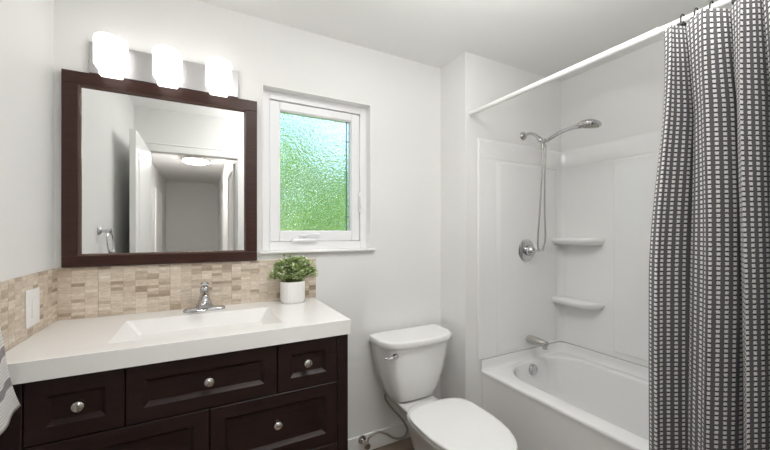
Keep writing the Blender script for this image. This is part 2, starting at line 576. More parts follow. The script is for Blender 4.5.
# ------------------------------------------------------------------ bathtub
TX0, TX1, TY0, TY1, RZ = 1.585, XR - 0.002, 0.14, YP - 0.002, 0.46
tub = thing('bathtub', ((TX0 + TX1) / 2, (TY0 + TY1) / 2, 0), 'white alcove bathtub with a plain apron beside the toilet', 'bathtub')
bm = B()
def tl(x0, x1, y0, y1, r, z):
    return rrect((x0 + x1) / 2, (y0 + y1) / 2, x1 - x0, y1 - y0, r, z, 10)
IX0, IX1, IY0, IY1 = 1.692, 2.315, 0.30, 1.618
iy = (0.20, 0.24, 0.2, 0.2)
loops = [tl(TX0 + 0.02, TX1, TY0, TY1, 0.004, 0.001), tl(TX0 + 0.012, TX1, TY0, TY1, 0.004, 0.41), tl(TX0 + 0.002, TX1, TY0, TY1, 0.006, RZ - 0.02), tl(TX0 + 0.002, TX1, TY0, TY1, 0.008, RZ - 0.008), tl(TX0 + 0.010, TX1, TY0, TY1, 0.01, RZ)]
loops += [tl(IX0 - 0.012, IX1 + 0.012, IY0 - 0.012, IY1 + 0.012, iy, RZ), tl(IX0 - 0.003, IX1 + 0.003, IY0 - 0.003, IY1 + 0.003, iy, RZ - 0.004), tl(IX0 + 0.004, IX1 - 0.004, IY0 + 0.008, IY1 - 0.004, iy, RZ - 0.016)]
loops += [tl(IX0 + 0.03, IX1 - 0.03, IY0 + 0.10, IY1 - 0.035, iy, 0.25), tl(IX0 + 0.055, IX1 - 0.055, IY0 + 0.18, IY1 - 0.07, iy, 0.13), tl(IX0 + 0.09, IX1 - 0.09, IY0 + 0.24, IY1 - 0.12, iy, 0.10)]
loft(bm, loops)
obj('tub_shell', bm, M['acrylic'], tub, smooth=50, wn=True)
bm = B()
def up(e, z):
    x0 = TX0 + 0.004
    ya = TY1 - 0.0005 - e
    r = R1 = 0.06
    pts = [Vector((x0, TY1 - 0.0005, z)), Vector((x0, TY1 - 0.0005 - min(e, 0.012), z)), Vector((x0 + 0.10, ya, z))]
    for i in range(9):
        a = PI / 2 * (1 - i / 8)
        pts.append(Vector((XR - 0.002 - e - r + r * math.cos(a), ya - r + r * math.sin(a), z)))
    pts += [Vector((XR - 0.002 - e, TY0 + 0.002, z)), Vector((XR - 0.002, TY0 + 0.002, z)), Vector((XR - 0.002, TY1 - 0.0005, z))]
    return pts
loft(bm, [up(0.036, RZ + 0.0005), up(0.026, RZ + 0.005), up(0.019, RZ + 0.016), up(0.016, RZ + 0.034), up(0.014, 0.5240)])
obj('tiling_flange', bm, M['acrylic'], tub, smooth=60)
# overflow plate on the end wall of the basin
bm = B(); lathe(bm, [(0.0, -0.012), (0.038, -0.012), (0.038, 0.0), (0.034, 0.007), (0.02, 0.01), (0.0, 0.0105)], (2.012, 1.597, 0.400), (0, -1, 0.10), 28)
ov = obj('overflow_plate', bm, M['chrome'], tub)
for s in (-1, 1):
    bm = B(); lathe(bm, [(0.0, 0.0), (0.005, 0.0), (0.005, 0.003), (0.0, 0.004)], (2.012 + s * 0.02, 1.588, 0.400 + s * 0.004), (0, -1, 0.1), 10)
    obj('screw', bm, M['steelhose'], ov)

# ------------------------------------------------------------------ shower surround
SX0 = 1.56
sur = thing('shower_surround', ((SX0 + XR) / 2, YP - 0.01, RZ), 'glossy white moulded shower surround above the bathtub', 'shower surround')
T = 0.014
R0 = 0.05
def profile(inset, yend):
    """plan of the surround face, from the front edge of the plumbing wall round the corner along the right wall"""
    p = [(SX0, YP - 0.001), (SX0 + 0.004, YP - inset * 0.8), (SX0 + 0.012, YP - inset)]
    p.append((1.9, YP - inset))
    cx, cy = XR - inset - R0, YP - inset - R0
    for i in range(9):
        a = PI / 2 * (1 - i / 8)
        p.append((cx + R0 * math.cos(a), cy + R0 * math.sin(a)))
    p.append((XR - inset, yend))
    return p
bm = B()
def plan(inset, z):
    f = profile(inset, YF + 0.02)
    return [Vector((x, y, z)) for x, y in f] + [Vector((XR - 0.0005, YF + 0.02, z)), Vector((XR - 0.0005, YP - 0.0005, z))]
zs = [(T - 0.004, 0.5265), (T, 0.530), (T, 1.826), (T + 0.001, 1.830), (T + 0.0025, 1.836), (T + 0.0025, 1.842), (T + 0.001, 1.93), (T - 0.004, 1.950), (0.004, 1.957)]
loft(bm, [plan(i, z) for i, z in zs])
obj('wall_panel', bm, M['acrylic'], sur, smooth=40, wn=True)
# raised fields
bm = B()
def fl(e, y):
    return [Vector((1.712 + e, y, 0.545 + e * 0.4)), Vector((2.322 - e * 0.4, y, 0.545 + e * 0.4)), Vector((2.322 - e * 0.4, y, 1.818 - e * 0.3)), Vector((1.712 + e, y, 1.818 - e * 0.3))]
loft(bm, [fl(0, YP - T + 0.001), fl(0.003, YP - T - 0.002), fl(0.030, YP - T - 0.0085), fl(0.036, YP - T - 0.010)])
obj('raised_field', bm, M['acrylic'], sur, wn=True)
obj('raised_field', boxes((XR - T - 0.012, XR - T + 0.001, 0.25, 1.269, 0.566, 1.82)), M['acrylic'], sur, bevel=0.008, segs=4)
# corner soap shelves
for zt in (1.308, 0.872):
    bm = B()
    xw, y0, y1, dp, th = XR - T, 1.328, YP - T - 0.001, 0.12, 0.052
    def sl(e, z):
        pts = [Vector((xw, y1, z)), Vector((xw - dp + e, y1, z))]
        n = 14
        rc = 0.09
        pts.append(Vector((xw - dp + e, y0 + rc + e, z)))
        for i in range(1, n):
            a = PI / 2 * i / n
            pts.append(Vector((xw - rc + (rc - dp) + e + (dp - e) * (1 - math.cos(a)), y0 + e + rc * (1 - math.sin(a)), z)))
        pts.append(Vector((xw, y0 + e, z)))
        return pts
    loft(bm, [sl(0.045, zt - th), sl(0.02, zt - th + 0.006), sl(0.004, zt - 0.028), sl(0.0, zt - 0.018), sl(0.002, zt - 0.006), sl(0.009, zt)])
    obj('corner_shelf', bm, M['acrylic'], sur, smooth=50)

# ------------------------------------------------------------------ shower plumbing
PX = 2.0
PY = YP - T - 0.010
# shower arm with holder
arm = thing('shower_pipe', (1.985, YP, 2.02), 'chrome shower arm with a swivel holder on the plumbing wall', 'shower arm')
YPW = YP
bm = B(); lathe(bm, [(0.0, -0.001), (0.030, -0.001), (0.029, 0.006), (0.022, 0.014), (0.012, 0.018), (0.0, 0.018)], (1.985, YPW, 2.025), (0, -1, 0))
obj('flange', bm, M['nickel'], arm)
bm = B(); tube(bm, catmull([(1.985, YPW - 0.005, 2.025), (1.987, 1.61, 2.03), (1.99, 1.57, 2.012), (1.993, 1.535, 1.973)]), 0.0095, 12)
obj('bent_tube', bm, M['chrome'], arm)
bm = B(); lathe(bm, [(0, 0), (0.014, 0), (0.016, 0.008), (0.016, 0.03), (0.012, 0.038), (0, 0.04)], (1.993, 1.545, 1.985), (0, -0.7, -0.75), 16)
lathe(bm, [(0, 0), (0.015, 0), (0.017, 0.01), (0.015, 0.028), (0, 0.03)], (1.994, 1.515, 1.948), (0, -0.95, 0.3), 16)
obj('swivel_holder', bm, M['chrome'], arm)
# hand shower
hs = thing('hand_shower', (1.995, 1.47, 1.95), 'chrome hand shower with a round spray head resting in the holder', 'shower head')
bm = B(); pts = catmull([(1.995, 1.484, 1.947), (1.997, 1.45, 1.963), (2.0, 1.38, 1.985), (2.002, 1.31, 1.992), (2.003, 1.26, 1.990)], 6)
tube(bm, pts, [0.0125 - 0.002 * math.sin(PI * i / (len(pts) - 1)) + 0.003 * i / (len(pts) - 1) for i in range(len(pts))], 14)
obj('handle', bm, M['chrome'], hs)
bm = B(); hax = Vector((0, 0.16, -1)).normalized(); hc = Vector((2.003, 1.205, 1.992))
lathe(bm, [(0, -0.018), (0.03, -0.017), (0.052, -0.008), (0.063, 0.004), (0.064, 0.012), (0.060, 0.02), (0.0, 0.021)], hc, hax, 32)
hd = obj('spray_head', bm, M['chrome'], hs)
bm = B()
for rr, k in ((0.0, 1), (0.018, 8), (0.034, 14), (0.048, 20)):
    for i in range(k):
        a = 2 * PI * i / k
        e1 = Vector((1, 0, 0)); e2 = hax.cross(e1)
        lathe(bm, [(0, 0), (0.0032, 0), (0.002, 0.004), (0, 0.004)], hc + hax * 0.0205 + e1 * rr * math.cos(a) + e2 * rr * math.sin(a), hax, 6)
obj('nozzles', bm, M['steelhose'], hd)
# hose
bm = B(); lathe(bm, [(0, 0), (0.011, 0), (0.012, 0.02), (0.010, 0.045), (0, 0.046)], (1.993, 1.512, 1.945), (0, 0, -1), 14)
hp = catmull([(1.993, 1.512, 1.90), (1.992, 1.515, 1.75), (1.990, 1.53, 1.5), (1.990, 1.545, 1.32), (1.998, 1.55, 1.245), (2.012, 1.545, 1.225), (2.028, 1.53, 1.25), (2.032, 1.52, 1.32), (2.018, 1.515, 1.5), (2.008, 1.505, 1.75), (2.004, 1.493, 1.93)], 10)
tube(bm, hp, 0.0055, 10)
tag(obj('shower_hose', bm, M['nickel'], smooth=60), 'slim metal shower hose hanging in a long loop below the holder', 'hose')
# mixer valve
vl = thing('shower_valve', (1.99, PY, 1.222), 'round chrome mixer valve with a lever on the shower wall', 'shower valve')
bm = B(); lathe(bm, [(0, 0.0004), (0.078, 0.0004), (0.079, 0.004), (0.072, 0.010), (0.05, 0.015), (0, 0.016)], (1.99, PY, 1.222), (0, -1, 0), 36)
obj('escutcheon', bm, M['chrome'], vl)
bm = B(); lathe(bm, [(0, 0.012), (0.034, 0.012), (0.036, 0.03), (0.03, 0.055), (0.018, 0.066), (0, 0.068)], (1.99, PY, 1.222), (0, -1, 0), 24)
obj('hub', bm, M['chrome'], vl)
bm = B(); tube(bm, [(1.99, PY - 0.055, 1.222), (2.04, PY - 0.062, 1.222), (2.085, PY - 0.066, 1.226)], [0.010, 0.008, 0.009], 12)
obj('lever', bm, M['chrome'], vl)
# tub spout
sp = thing('tub_spout', (2.012, PY, 0.60), 'brushed metal tub spout above the overflow plate', 'tub spout')
bm = B()
sl_ = []
for t, rz, rx, dz in ((0, 0.026, 0.026, 0), (0.01, 0.030, 0.030, 0), (0.05, 0.028, 0.028, 0.001), (0.10, 0.024, 0.025, 0.002), (0.14, 0.019, 0.022, 0.003), (0.152, 0.012, 0.018, 0.006)):
    sl_.append([Vector((2.012 + rx * math.cos(a), PY - 0.0005 - t, 0.602 + dz + rz * math.sin(a))) for a in [2 * PI * k / 20 for k in range(20)]])
loft(bm, sl_)
obj('body', bm, M['nickel'], sp)
bm = B(); lathe(bm, [(0, 0), (0.016, 0), (0.016, 0.022), (0.012, 0.024), (0, 0.024)], (2.012, PY - 0.132, 0.592), (0, 0, -1), 16)
obj('outlet', bm, M['chrome'], sp)

# ------------------------------------------------------------------ curtain rod, rings, curtain
RX, RZD = 1.503, 2.104
rod = thing('shower_rod', (RX, YP, RZD), 'white tension shower rod crossing in front of the tub alcove', 'curtain rod')
bm = B(); tube(bm, [(RX, YP - 0.006, RZD), (RX, 0.645, RZD)], 0.0135, 18)
obj('outer_tube', bm, M['plastic'], rod)
bm = B(); tube(bm, [(RX, 0.66, RZD), (RX, YF + 0.006, RZD)], 0.0112, 18)
obj('inner_tube', bm, M['plastic'], rod)
bm = B(); lathe(bm, [(0, 0), (0.0145, 0), (0.0145, 0.012), (0, 0.012)], (RX, 0.655, RZD), (0, -1, 0), 18)
obj('collar', bm, M['plastic'], rod)
for y, s in ((YP - 0.0005, -1), (YF + 0.0005, 1)):
    bm = B(); lathe(bm, [(0, 0), (0.0165, 0), (0.016, 0.012), (0.0138, 0.03), (0, 0.03)], (RX, y, RZD), (0, s, 0), 18)
    obj('end_cap', bm, M['plastic'], rod)

# folded plan of the curtain: (y at valley, ridge depth, next)
ZT, ZB = 2.068, 0.30
vals = [(0.612, 0.0), (0.556, 0.085), (0.443, 0.115), (0.374, 0.11), (0.312, 0.07), (0.235, 0.07), (0.165, 0.07), (0.09, 0.06)]
dimple = [0, 0.0, 0.13, 0.06, 0.1, 0.15, 0.1, 0.1]
floor_x = [1.490, 1.556, 1.562, 1.56, 1.54, 1.54, 1.54, 1.52]
plan_pts = []
for i in range(len(vals) - 1):
    ya, yb = vals[i][0], vals[i + 1][0]
    A = vals[i + 1][1]
    for k in range(44):
        s = k / 44
        base = floor_x[i] * (1 - s) + floor_x[i + 1] * s
        rd = math.sin(PI * s) ** 0.62 * A * (1 - dimple[i + 1] * math.exp(-((s - 0.55) / 0.13) ** 2))
        # ridges lean a little so that valleys read as deep folds
        y = ya + (yb - ya) * (s + 0.165 * math.sin(2 * PI * s))
        plan_pts.append((base - rd, y, s, i))
plan_pts.append((floor_x[-1], vals[-1][0], 0, 8))
NR = 60
bm = B()
uvl = bm.loops.layers.uv.new('UVMap')
arc = [0.0]
for a, b in zip(plan_pts[:-1], plan_pts[1:]):
    arc.append(arc[-1] + math.hypot(a[0] - b[0], (a[1] - b[1]) * 1.08))
rows = []
for r in range(NR + 1):
    z = ZT + (ZB - ZT) * r / NR
    d = (ZT - z)
    op = min(1.0, d / 0.9)
    op = op * op * (3 - 2 * op)
    row = []
    for (x, y, s, i) in plan_pts:
        gather = 0.34 + 0.66 * min(1.0, d / 0.30)
        xx = 1.448 + (x - 1.448) * gather
        xx += 0.006 * math.sin(3.1 * z + 2.3 * i) * op
        yy = y + 0.058 * op * max(0.0, min(1.0, (y - 0.52) / 0.10)) - 0.006 * op * max(0.0, min(1, (0.6 - y) / 0.1))
        yy += 0.005 * math.sin(2.4 * z + 1.7 * i) * min(1, d / 0.3)
        zz = z + max(0, 1 - d / 0.12) * (0.016 * math.sin(PI * s) ** 0.7 + 0.005 * math.sin(40 * y))
        row.append(bm.verts.new((xx, yy, zz)))
    rows.append(row)
for r in range(NR):
    for k in range(len(plan_pts) - 1):
        f = bm.faces.new((rows[r][k], rows[r][k + 1], rows[r + 1][k + 1], rows[r + 1][k]))
        for lp, (kk, rr) in zip(f.loops, ((k, r), (k + 1, r), (k + 1, r + 1), (k, r + 1))):
            lp[uvl].uv = (arc[kk], (ZT - ZB) * (1 - rr / NR))
cu = tag(obj('shower_curtain', bm, M['curtain'], smooth=80), 'gathered charcoal shower curtain woven with white blocks hanging from the rod', 'shower curtain')
md = cu.modifiers.new('thickness', 'SOLIDIFY'); md.thickness = 0.0018; md.offset = 0

# roller rings on the rod
ring_names = ['first black curtain ring at the free edge of the curtain', 'second black curtain ring from the free edge of the curtain', 'third black curtain ring from the free edge of the curtain', 'fourth black curtain ring from the free edge of the curtain', 'fifth black curtain ring from the free edge of the curtain']
rg = thing('curtain_ring', (RX, 0.572, RZD), ring_names[0], 'curtain ring', 'black rings along the shower rod')
bm = B()
cp = []
for k in range(25):
    a = 2 * PI * k / 24
    cp.append((RX + 0.018 * math.cos(a) , 0.572, RZD - 0.006 + 0.027 * math.sin(a)))
tube(bm, cp, 0.0022, 8, False)
obj('hoop', bm, M['black'], rg)
bm = B(); tube(bm, [(RX - 0.017, 0.563, RZD - 0.020), (RX - 0.017, 0.581, RZD - 0.020)], 0.008, 12)
obj('glide', bm, M['black'], rg)
for k, yv in enumerate((0.534, 0.494, 0.430, 0.385)):
    c = rg.copy(); C.objects.link(c)
    c.location.y = yv
    c['label'] = ring_names[k + 1]
    for ch in list(rg.children):
        cc = ch.copy(); C.objects.link(cc); cc.parent = c

# ------------------------------------------------------------------ vanity cabinet
CX0, CX1, CY0, CY1, CZ0, CZ1 = -0.535, 0.547, 1.364, 1.915, 0.0, 0.918
van = thing('vanity_cabinet', ((CX0 + CX1) / 2, (CY0 + CY1) / 2, 0), 'dark espresso wood vanity cabinet under the white sink top', 'cabinet')
obj('carcass', boxes((CX0, CX0 + 0.018, CY0 + 0.0505, CY1, 0.0, CZ1), (CX1 - 0.018, CX1, CY0 + 0.0505, CY1, 0.0, CZ1), (CX0 + 0.018, CX1 - 0.018, CY1 - 0.012, CY1, 0.09, CZ1), (CX0 + 0.018, CX1 - 0.018, CY0 + 0.03, CY1 - 0.012, 0.08, 0.098), (-0.463, 0.499, CY0 + 0.021, CY0 + 0.038, 0.0, CZ1 - 0.02)), M['espresso'], van)
obj('corner_post', boxes((0.499, CX1, CY0, CY0 + 0.05, 0, CZ1)), M['espresso'], van, bevel=0.002)
obj('corner_post', boxes((CX0, -0.463, CY0, CY0 + 0.05, 0, CZ1)), M['espresso'], van, bevel=0.002)
def front(name, x0, x1, z0, z1, rail, knob):
    """drawer front: flat border, sloped moulding, sunk field"""
    bm = B()
    y = CY0
    def rc(e, yy):
        return [Vector((x0 + e, yy, z0 + e)), Vector((x1 - e, yy, z0 + e)), Vector((x1 - e, yy, z1 - e)), Vector((x0 + e, yy, z1 - e))]
    l = [rc(0, y + 0.02), rc(0, y + 0.002), rc(0.002, y), rc(rail, y), rc(rail + 0.003, y + 0.003), rc(rail + 0.013, y + 0.011), rc(rail + 0.014, y + 0.013)]
    loft(bm, l)
    o = obj(name, bm, M['espresso'], van, smooth=20)
    if knob:
        kx, kz = knob
        bm = B(); lathe(bm, [(0, 0.0), (0.009, 0.0), (0.006, 0.006), (0.006, 0.014), (0.013, 0.02), (0.0165, 0.026), (0.0155, 0.032), (0.009, 0.036), (0, 0.037)], (kx, y + 0.013, kz), (0, -1, 0), 22)
        obj('knob', bm, M['nickel'], o)
    return o
ZT1, ZM = 0.914, 0.725
front('drawer', -0.460, -0.2245, ZM + 0.002, ZT1, 0.047, (-0.335, 0.825))
front('drawer', -0.2205, 0.252, ZM + 0.002, ZT1, 0.047, (0.019, 0.825))
front('drawer', 0.256, 0.497, ZM + 0.002, ZT1, 0.047, (0.370, 0.827))
front('drawer', 0.022, 0.497, 0.470, ZM - 0.002, 0.047, (0.254, 0.609))
front('drawer', -0.460, 0.018, 0.470, ZM - 0.002, 0.047, None)
front('drawer', 0.022, 0.497, 0.10, 0.466, 0.047, None)
front('drawer', -0.460, 0.018, 0.10, 0.466, 0.047, None)

# ------------------------------------------------------------------ sink top
KX0, KX1, KY0, KY1, KZ0, KZ1 = XL + 0.0095, 0.556, 1.352, YB - 0.010, 0.919, 0.98
top = thing('sink_countertop', ((KX0 + KX1) / 2, (KY0 + KY1) / 2, KZ0), 'white one piece sink top with a wide rectangular basin', 'sink')
bm = B()
def rl(x0, x1, y0, y1, r, z):
    return rrect((x0 + x1) / 2, (y0 + y1) / 2, x1 - x0, y1 - y0, r, z, 5)
bx0, bx1, by0, by1 = -0.284, 0.290, 1.438, 1.770
loops = [rl(KX0, KX1, KY0, KY1, 0.003, KZ0), rl(KX0, KX1, KY0, KY1, 0.003, KZ1 - 0.004), rl(KX0 + 0.001, KX1 - 0.001, KY0 + 0.001, KY1, 0.003, KZ1 - 0.001), rl(KX0 + 0.004, KX1 - 0.004, KY0 + 0.004, KY1, 0.003, KZ1)]
loops += [rl(bx0, bx1, by0, by1, 0.012, KZ1), rl(bx0 + 0.003, bx1 - 0.003, by0 + 0.003, by1 - 0.003, 0.012, KZ1 - 0.002), rl(bx0 + 0.060, bx1 - 0.060, by0 + 0.012, by1 - 0.020, 0.012, KZ1 - 0.082), rl(bx0 + 0.068, bx1 - 0.068, by0 + 0.018, by1 - 0.028, 0.014, KZ1 - 0.088), rl(bx0 + 0.15, bx1 - 0.15, by0 + 0.08, by1 - 0.09, 0.03, KZ1 - 0.094)]
loft(bm, loops)
obj('basin_top', bm, M['counter'], top, smooth=40, wn=True)
bm = B(); lathe(bm, [(0, -0.004), (0.026, -0.004), (0.026, 0.001), (0.02, 0.003), (0, 0.003)], (0.0, 1.60, KZ1 - 0.095), (0, 0, 1), 20)
obj('drain', bm, M['chrome'], top)

# faucet
fx, fy, fz = 0.006, 1.838, KZ1
fc = thing('faucet', (fx, fy, fz), 'chrome single lever faucet on the sink top', 'faucet')
bm = B(); 
loft(bm, [rrect(fx, fy, 0.178, 0.054, 0.026, fz, 8), rrect(fx, fy, 0.178, 0.054, 0.026, fz + 0.006, 8), rrect(fx, fy, 0.166, 0.044, 0.021, fz + 0.014, 8), rrect(fx, fy, 0.06, 0.04, 0.019, fz + 0.017, 8)])
obj('base_plate', bm, M['chrome'], fc, smooth=50)
bm = B()
loft(bm, [rrect(fx, fy, 0.088, 0.050, 0.024, fz + 0.013, 8), rrect(fx, fy - 0.002, 0.064, 0.046, 0.022, fz + 0.028, 8), rrect(fx, fy - 0.004, 0.046, 0.046, 0.022, fz + 0.055, 8), rrect(fx, fy - 0.004, 0.042, 0.044, 0.0205, fz + 0.080, 8), rrect(fx, fy - 0.002, 0.036, 0.038, 0.0175, fz + 0.094, 8)])
obj('pedestal', bm, M['chrome'], fc, smooth=50)
bm = B(); tube(bm, catmull([(fx, fy - 0.006, fz + 0.066), (fx, fy - 0.04, fz + 0.078), (fx, fy - 0.085, fz + 0.077), (fx, fy - 0.115, fz + 0.066), (fx, fy - 0.122, fz + 0.052)], 6), [0.021] * 6 + [0.019] * 6 + [0.0175] * 6 + [0.0165] * 6 + [0.016], 18)
obj('spout', bm, M['chrome'], fc, smooth=50)
bm = B(); lathe(bm, [(0, 0.086), (0.019, 0.086), (0.021, 0.096), (0.019, 0.108), (0.012, 0.118), (0, 0.121)], (fx, fy - 0.002, fz), (0, 0, 1), 20)
tube(bm, [(fx, fy + 0.002, fz + 0.108), (fx, fy - 0.018, fz + 0.122), (fx, fy - 0.046, fz + 0.134)], [0.010, 0.008, 0.0075], 12)
lathe(bm, [(0, 0), (0.012, 0.001), (0.018, 0.004), (0.012, 0.008), (0, 0.009)], (fx, fy - 0.04, fz + 0.128), (0, -0.35, 1), 16)
obj('lever', bm, M['chrome'], fc, smooth=50)

# ------------------------------------------------------------------ backsplash
tag(obj('tile_backsplash', boxes((XL, 0.569, YB - 0.009, YB, 0.975, 1.199)), M['tile'], smooth=0), 'beige stone mosaic backsplash behind the faucet and plant', 'backsplash')
tag(obj('tile_backsplash', boxes((XL, XL + 0.009, 1.30, YB - 0.0095, 0.975, 1.199)), M['tile'], smooth=0), 'beige stone mosaic backsplash with the white outlet on the left wall', 'backsplash')
# outlet plate
op = thing('outlet_cover', (XL + 0.009, 1.68, 1.08), 'white cover plate on the mosaic tile of the left wall', 'outlet')
xo = XL + 0.009
obj('plate', boxes((xo, xo + 0.006, 1.628, 1.733, 1.016, 1.148)), M['plastic'], op, bevel=0.003)
rk = obj('rocker', boxes((xo + 0.005, xo + 0.009, 1.662, 1.700, 1.046, 1.118)), M['plastic'], op, bevel=0.002)

# ------------------------------------------------------------------ plant
px, py, pz = 0.418, 1.826, KZ1
pl = thing('potted_plant', (px, py, pz), 'small leafy plant in a white fluted oval pot on the sink top', 'plant')
bm = B()
def oval(a, b, z, fl):
    out = []
    n = 96
    for k in range(n):
        t = 2 * PI * k / n
        c_, s_ = math.cos(t), math.sin(t)
        e = 0.78
        x = abs(c_) ** e * (1 if c_ >= 0 else -1); y = abs(s_) ** e * (1 if s_ >= 0 else -1)
        q = 1 + fl * math.cos(24 * t)
        out.append(Vector((px + a * x * q, py + b * y * q, z)))
    return out
PA, PB, PH = 0.0615, 0.052, 0.112
loft(bm, [oval(PA - 0.008, PB - 0.008, pz, 0), oval(PA - 0.002, PB - 0.002, pz + 0.006, 0.003), oval(PA, PB, pz + 0.02, 0.012), oval(PA, PB, pz + PH - 0.014, 0.012), oval(PA, PB, pz + PH - 0.003, 0.003), oval(PA - 0.002, PB - 0.002, pz + PH, 0), oval(PA - 0.007, PB - 0.007, pz + PH - 0.001, 0), oval(PA - 0.008, PB - 0.008, pz + PH - 0.018, 0)])
obj('pot', bm, M['pot'], pl, smooth=50)
bm = B(); loft(bm, [oval(PA - 0.0085, PB - 0.0085, pz + PH - 0.025, 0), oval(PA - 0.0085, PB - 0.0085, pz + PH - 0.016, 0)])
obj('soil', bm, M['soil'], pl)
bs = B(); bl = B()
rnd = random.Random(3)
def leaf(bm, p, d, up, L, W):
    d = d.normalized()
    s = d.cross(up)
    if s.length < 1e-3: s = Vector((1, 0, 0))
    s.normalize(); n = s.cross(d)
    v = [bm.verts.new(q) for q in (p, p + d * L * 0.35 + s * W * 0.5 + n * L * 0.10, p + d * L * 0.75 + s * W * 0.42 + n * L * 0.06, p + d * L - n * L * 0.08, p + d * L * 0.75 - s * W * 0.42 + n * L * 0.06, p + d * L * 0.35 - s * W * 0.5 + n * L * 0.10, p + d * L * 0.5 - n * L * 0.02)]
    for a, b in ((0, 1), (1, 2), (2, 3), (3, 4), (4, 5), (5, 0)):
        bm.faces.new((v[a], v[b], v[6]))
for k in range(105):
    a = rnd.uniform(0, 2 * PI)
    rad = math.sqrt(rnd.random())
    b0 = Vector((px + 0.035 * rad * math.cos(a), py + 0.03 * rad * math.sin(a), pz + PH - 0.012))
    R_ = rad
    tip = Vector((px + 0.118 * R_ * math.cos(a) + rnd.uniform(-0.012, 0.012), py - 0.012 + 0.07 * R_ * math.sin(a), pz + PH + 0.135 * math.sqrt(max(0, 1 - R_ ** 2 * 0.92)) - 0.012 + rnd.uniform(-0.014, 0.012)))
    tip.y = min(tip.y, YB - 0.03)
    mid = (b0 + tip) / 2 + Vector((0, 0, 0.016))
    st = catmull([b0, mid, tip], 4)
    tube(bs, st, 0.0008, 4)
    for i in range(2, len(st)):
        for q in range(3):
            dr = (st[i] - st[i - 1]).normalized()
            side = Vector((rnd.uniform(-1, 1), rnd.uniform(-1, 1), rnd.uniform(-0.3, 0.8))).normalized()
            dd = dr * 0.5 + side
            leaf(bl, st[i], dd, Vector((0, 0, 1)), rnd.uniform(0.012, 0.024), rnd.uniform(0.010, 0.017))
obj('stems', bs, M['stem'], pl)
fo = obj('leaves', bl, M['leaf'], pl, smooth=0)
fo['kind'] = 'stuff'

# ------------------------------------------------------------------ mirror
MX0, MX1, MZ0, MZ1 = -0.524, 0.249, 1.2035, 2.036
MY0, MY1 = 1.893, YB - 0.002
FW = 0.054
mi = thing('wall_mirror', ((MX0 + MX1) / 2, YB, MZ0), 'large mirror in a flat dark brown wooden frame above the sink', 'mirror')
obj('top_rail', boxes((MX0, MX1, MY0, MY1, MZ1 - FW, MZ1)), M['frame'], mi, bevel=0.002)
obj('bottom_rail', boxes((MX0, MX1, MY0, MY1, MZ0, MZ0 + FW - 0.008)), M['frame'], mi, bevel=0.002)
obj('side_rail', boxes((MX0, MX0 + FW, MY0, MY1, MZ0 + FW - 0.008, MZ1 - FW)), M['frame'], mi, bevel=0.002)
obj('side_rail', boxes((MX1 - FW, MX1, MY0, MY1, MZ0 + FW - 0.008, MZ1 - FW)), M['frame'], mi, bevel=0.002)
bm = B()
def rcm(e, y):
    return [Vector((MX0 + FW + e, y, MZ0 + FW - 0.008 + e)), Vector((MX1 - FW - e, y, MZ0 + FW - 0.008 + e)), Vector((MX1 - FW - e, y, MZ1 - FW - e)), Vector((MX0 + FW + e, y, MZ1 - FW - e))]
loft(bm, [rcm(-0.002, MY1 - 0.004), rcm(-0.002, MY0 + 0.002), rcm(0.002, MY0 + 0.001), rcm(0.008, MY0 + 0.010), rcm(0.009, MY1 - 0.006), rcm(0.009, MY1 - 0.004)], False, False)
obj('inner_bead', bm, M['bead'], mi, smooth=20)
obj('mirror_glass', boxes((MX0 + FW + 0.004, MX1 - FW - 0.004, MY0 + 0.016, MY0 + 0.020, MZ0 + FW - 0.004, MZ1 - FW - 0.004)), M['mirror'], mi, smooth=0)

# ------------------------------------------------------------------ vanity light
vl2 = thing('vanity_light', (-0.142, YB, 2.04), 'three lamp wall light with glowing white glass shades above the mirror', 'wall light')
obj('back_plate', boxes((-0.436, 0.160, YB - 0.022, YB - 0.0005, 2.04, 2.176)), M['plate'], vl2, bevel=0.003)
for sx in (-0.350, -0.144, 0.067):
    yc = 1.822
    bm = B()
    def sh(a, d, z):
        out = []
        for k in range(33):      # bowed front
            t = PI + PI * k / 32
            out.append(Vector((sx + a * math.cos(t) * (1 if True else 0), yc + 0.02 + (d + 0.02) * math.sin(t) * 0.95, z)))
        out.append(Vector((sx + a, yc + 0.045, z)))
        out.append(Vector((sx - a, yc + 0.045, z)))
        return out
    A_ = 0.057
    loft(bm, [sh(A_ - 0.022, 0.020, 2.020), sh(A_ - 0.017, 0.026, 2.024), sh(A_ - 0.015, 0.028, 2.048), sh(A_ - 0.006, 0.044, 2.052), sh(A_, 0.05, 2.062), sh(A_, 0.05, 2.164), sh(A_ - 0.002, 0.048, 2.172), sh(A_ - 0.008, 0.042, 2.175)])
    s = obj('glass_shade', bm, M['shade'], vl2, smooth=40)
    bm = B(); tube(bm, [(sx, YB - 0.02, 2.105), (sx, yc + 0.044, 2.105)], 0.018, 14)
    obj('lamp_arm', bm, M['plate'], vl2)

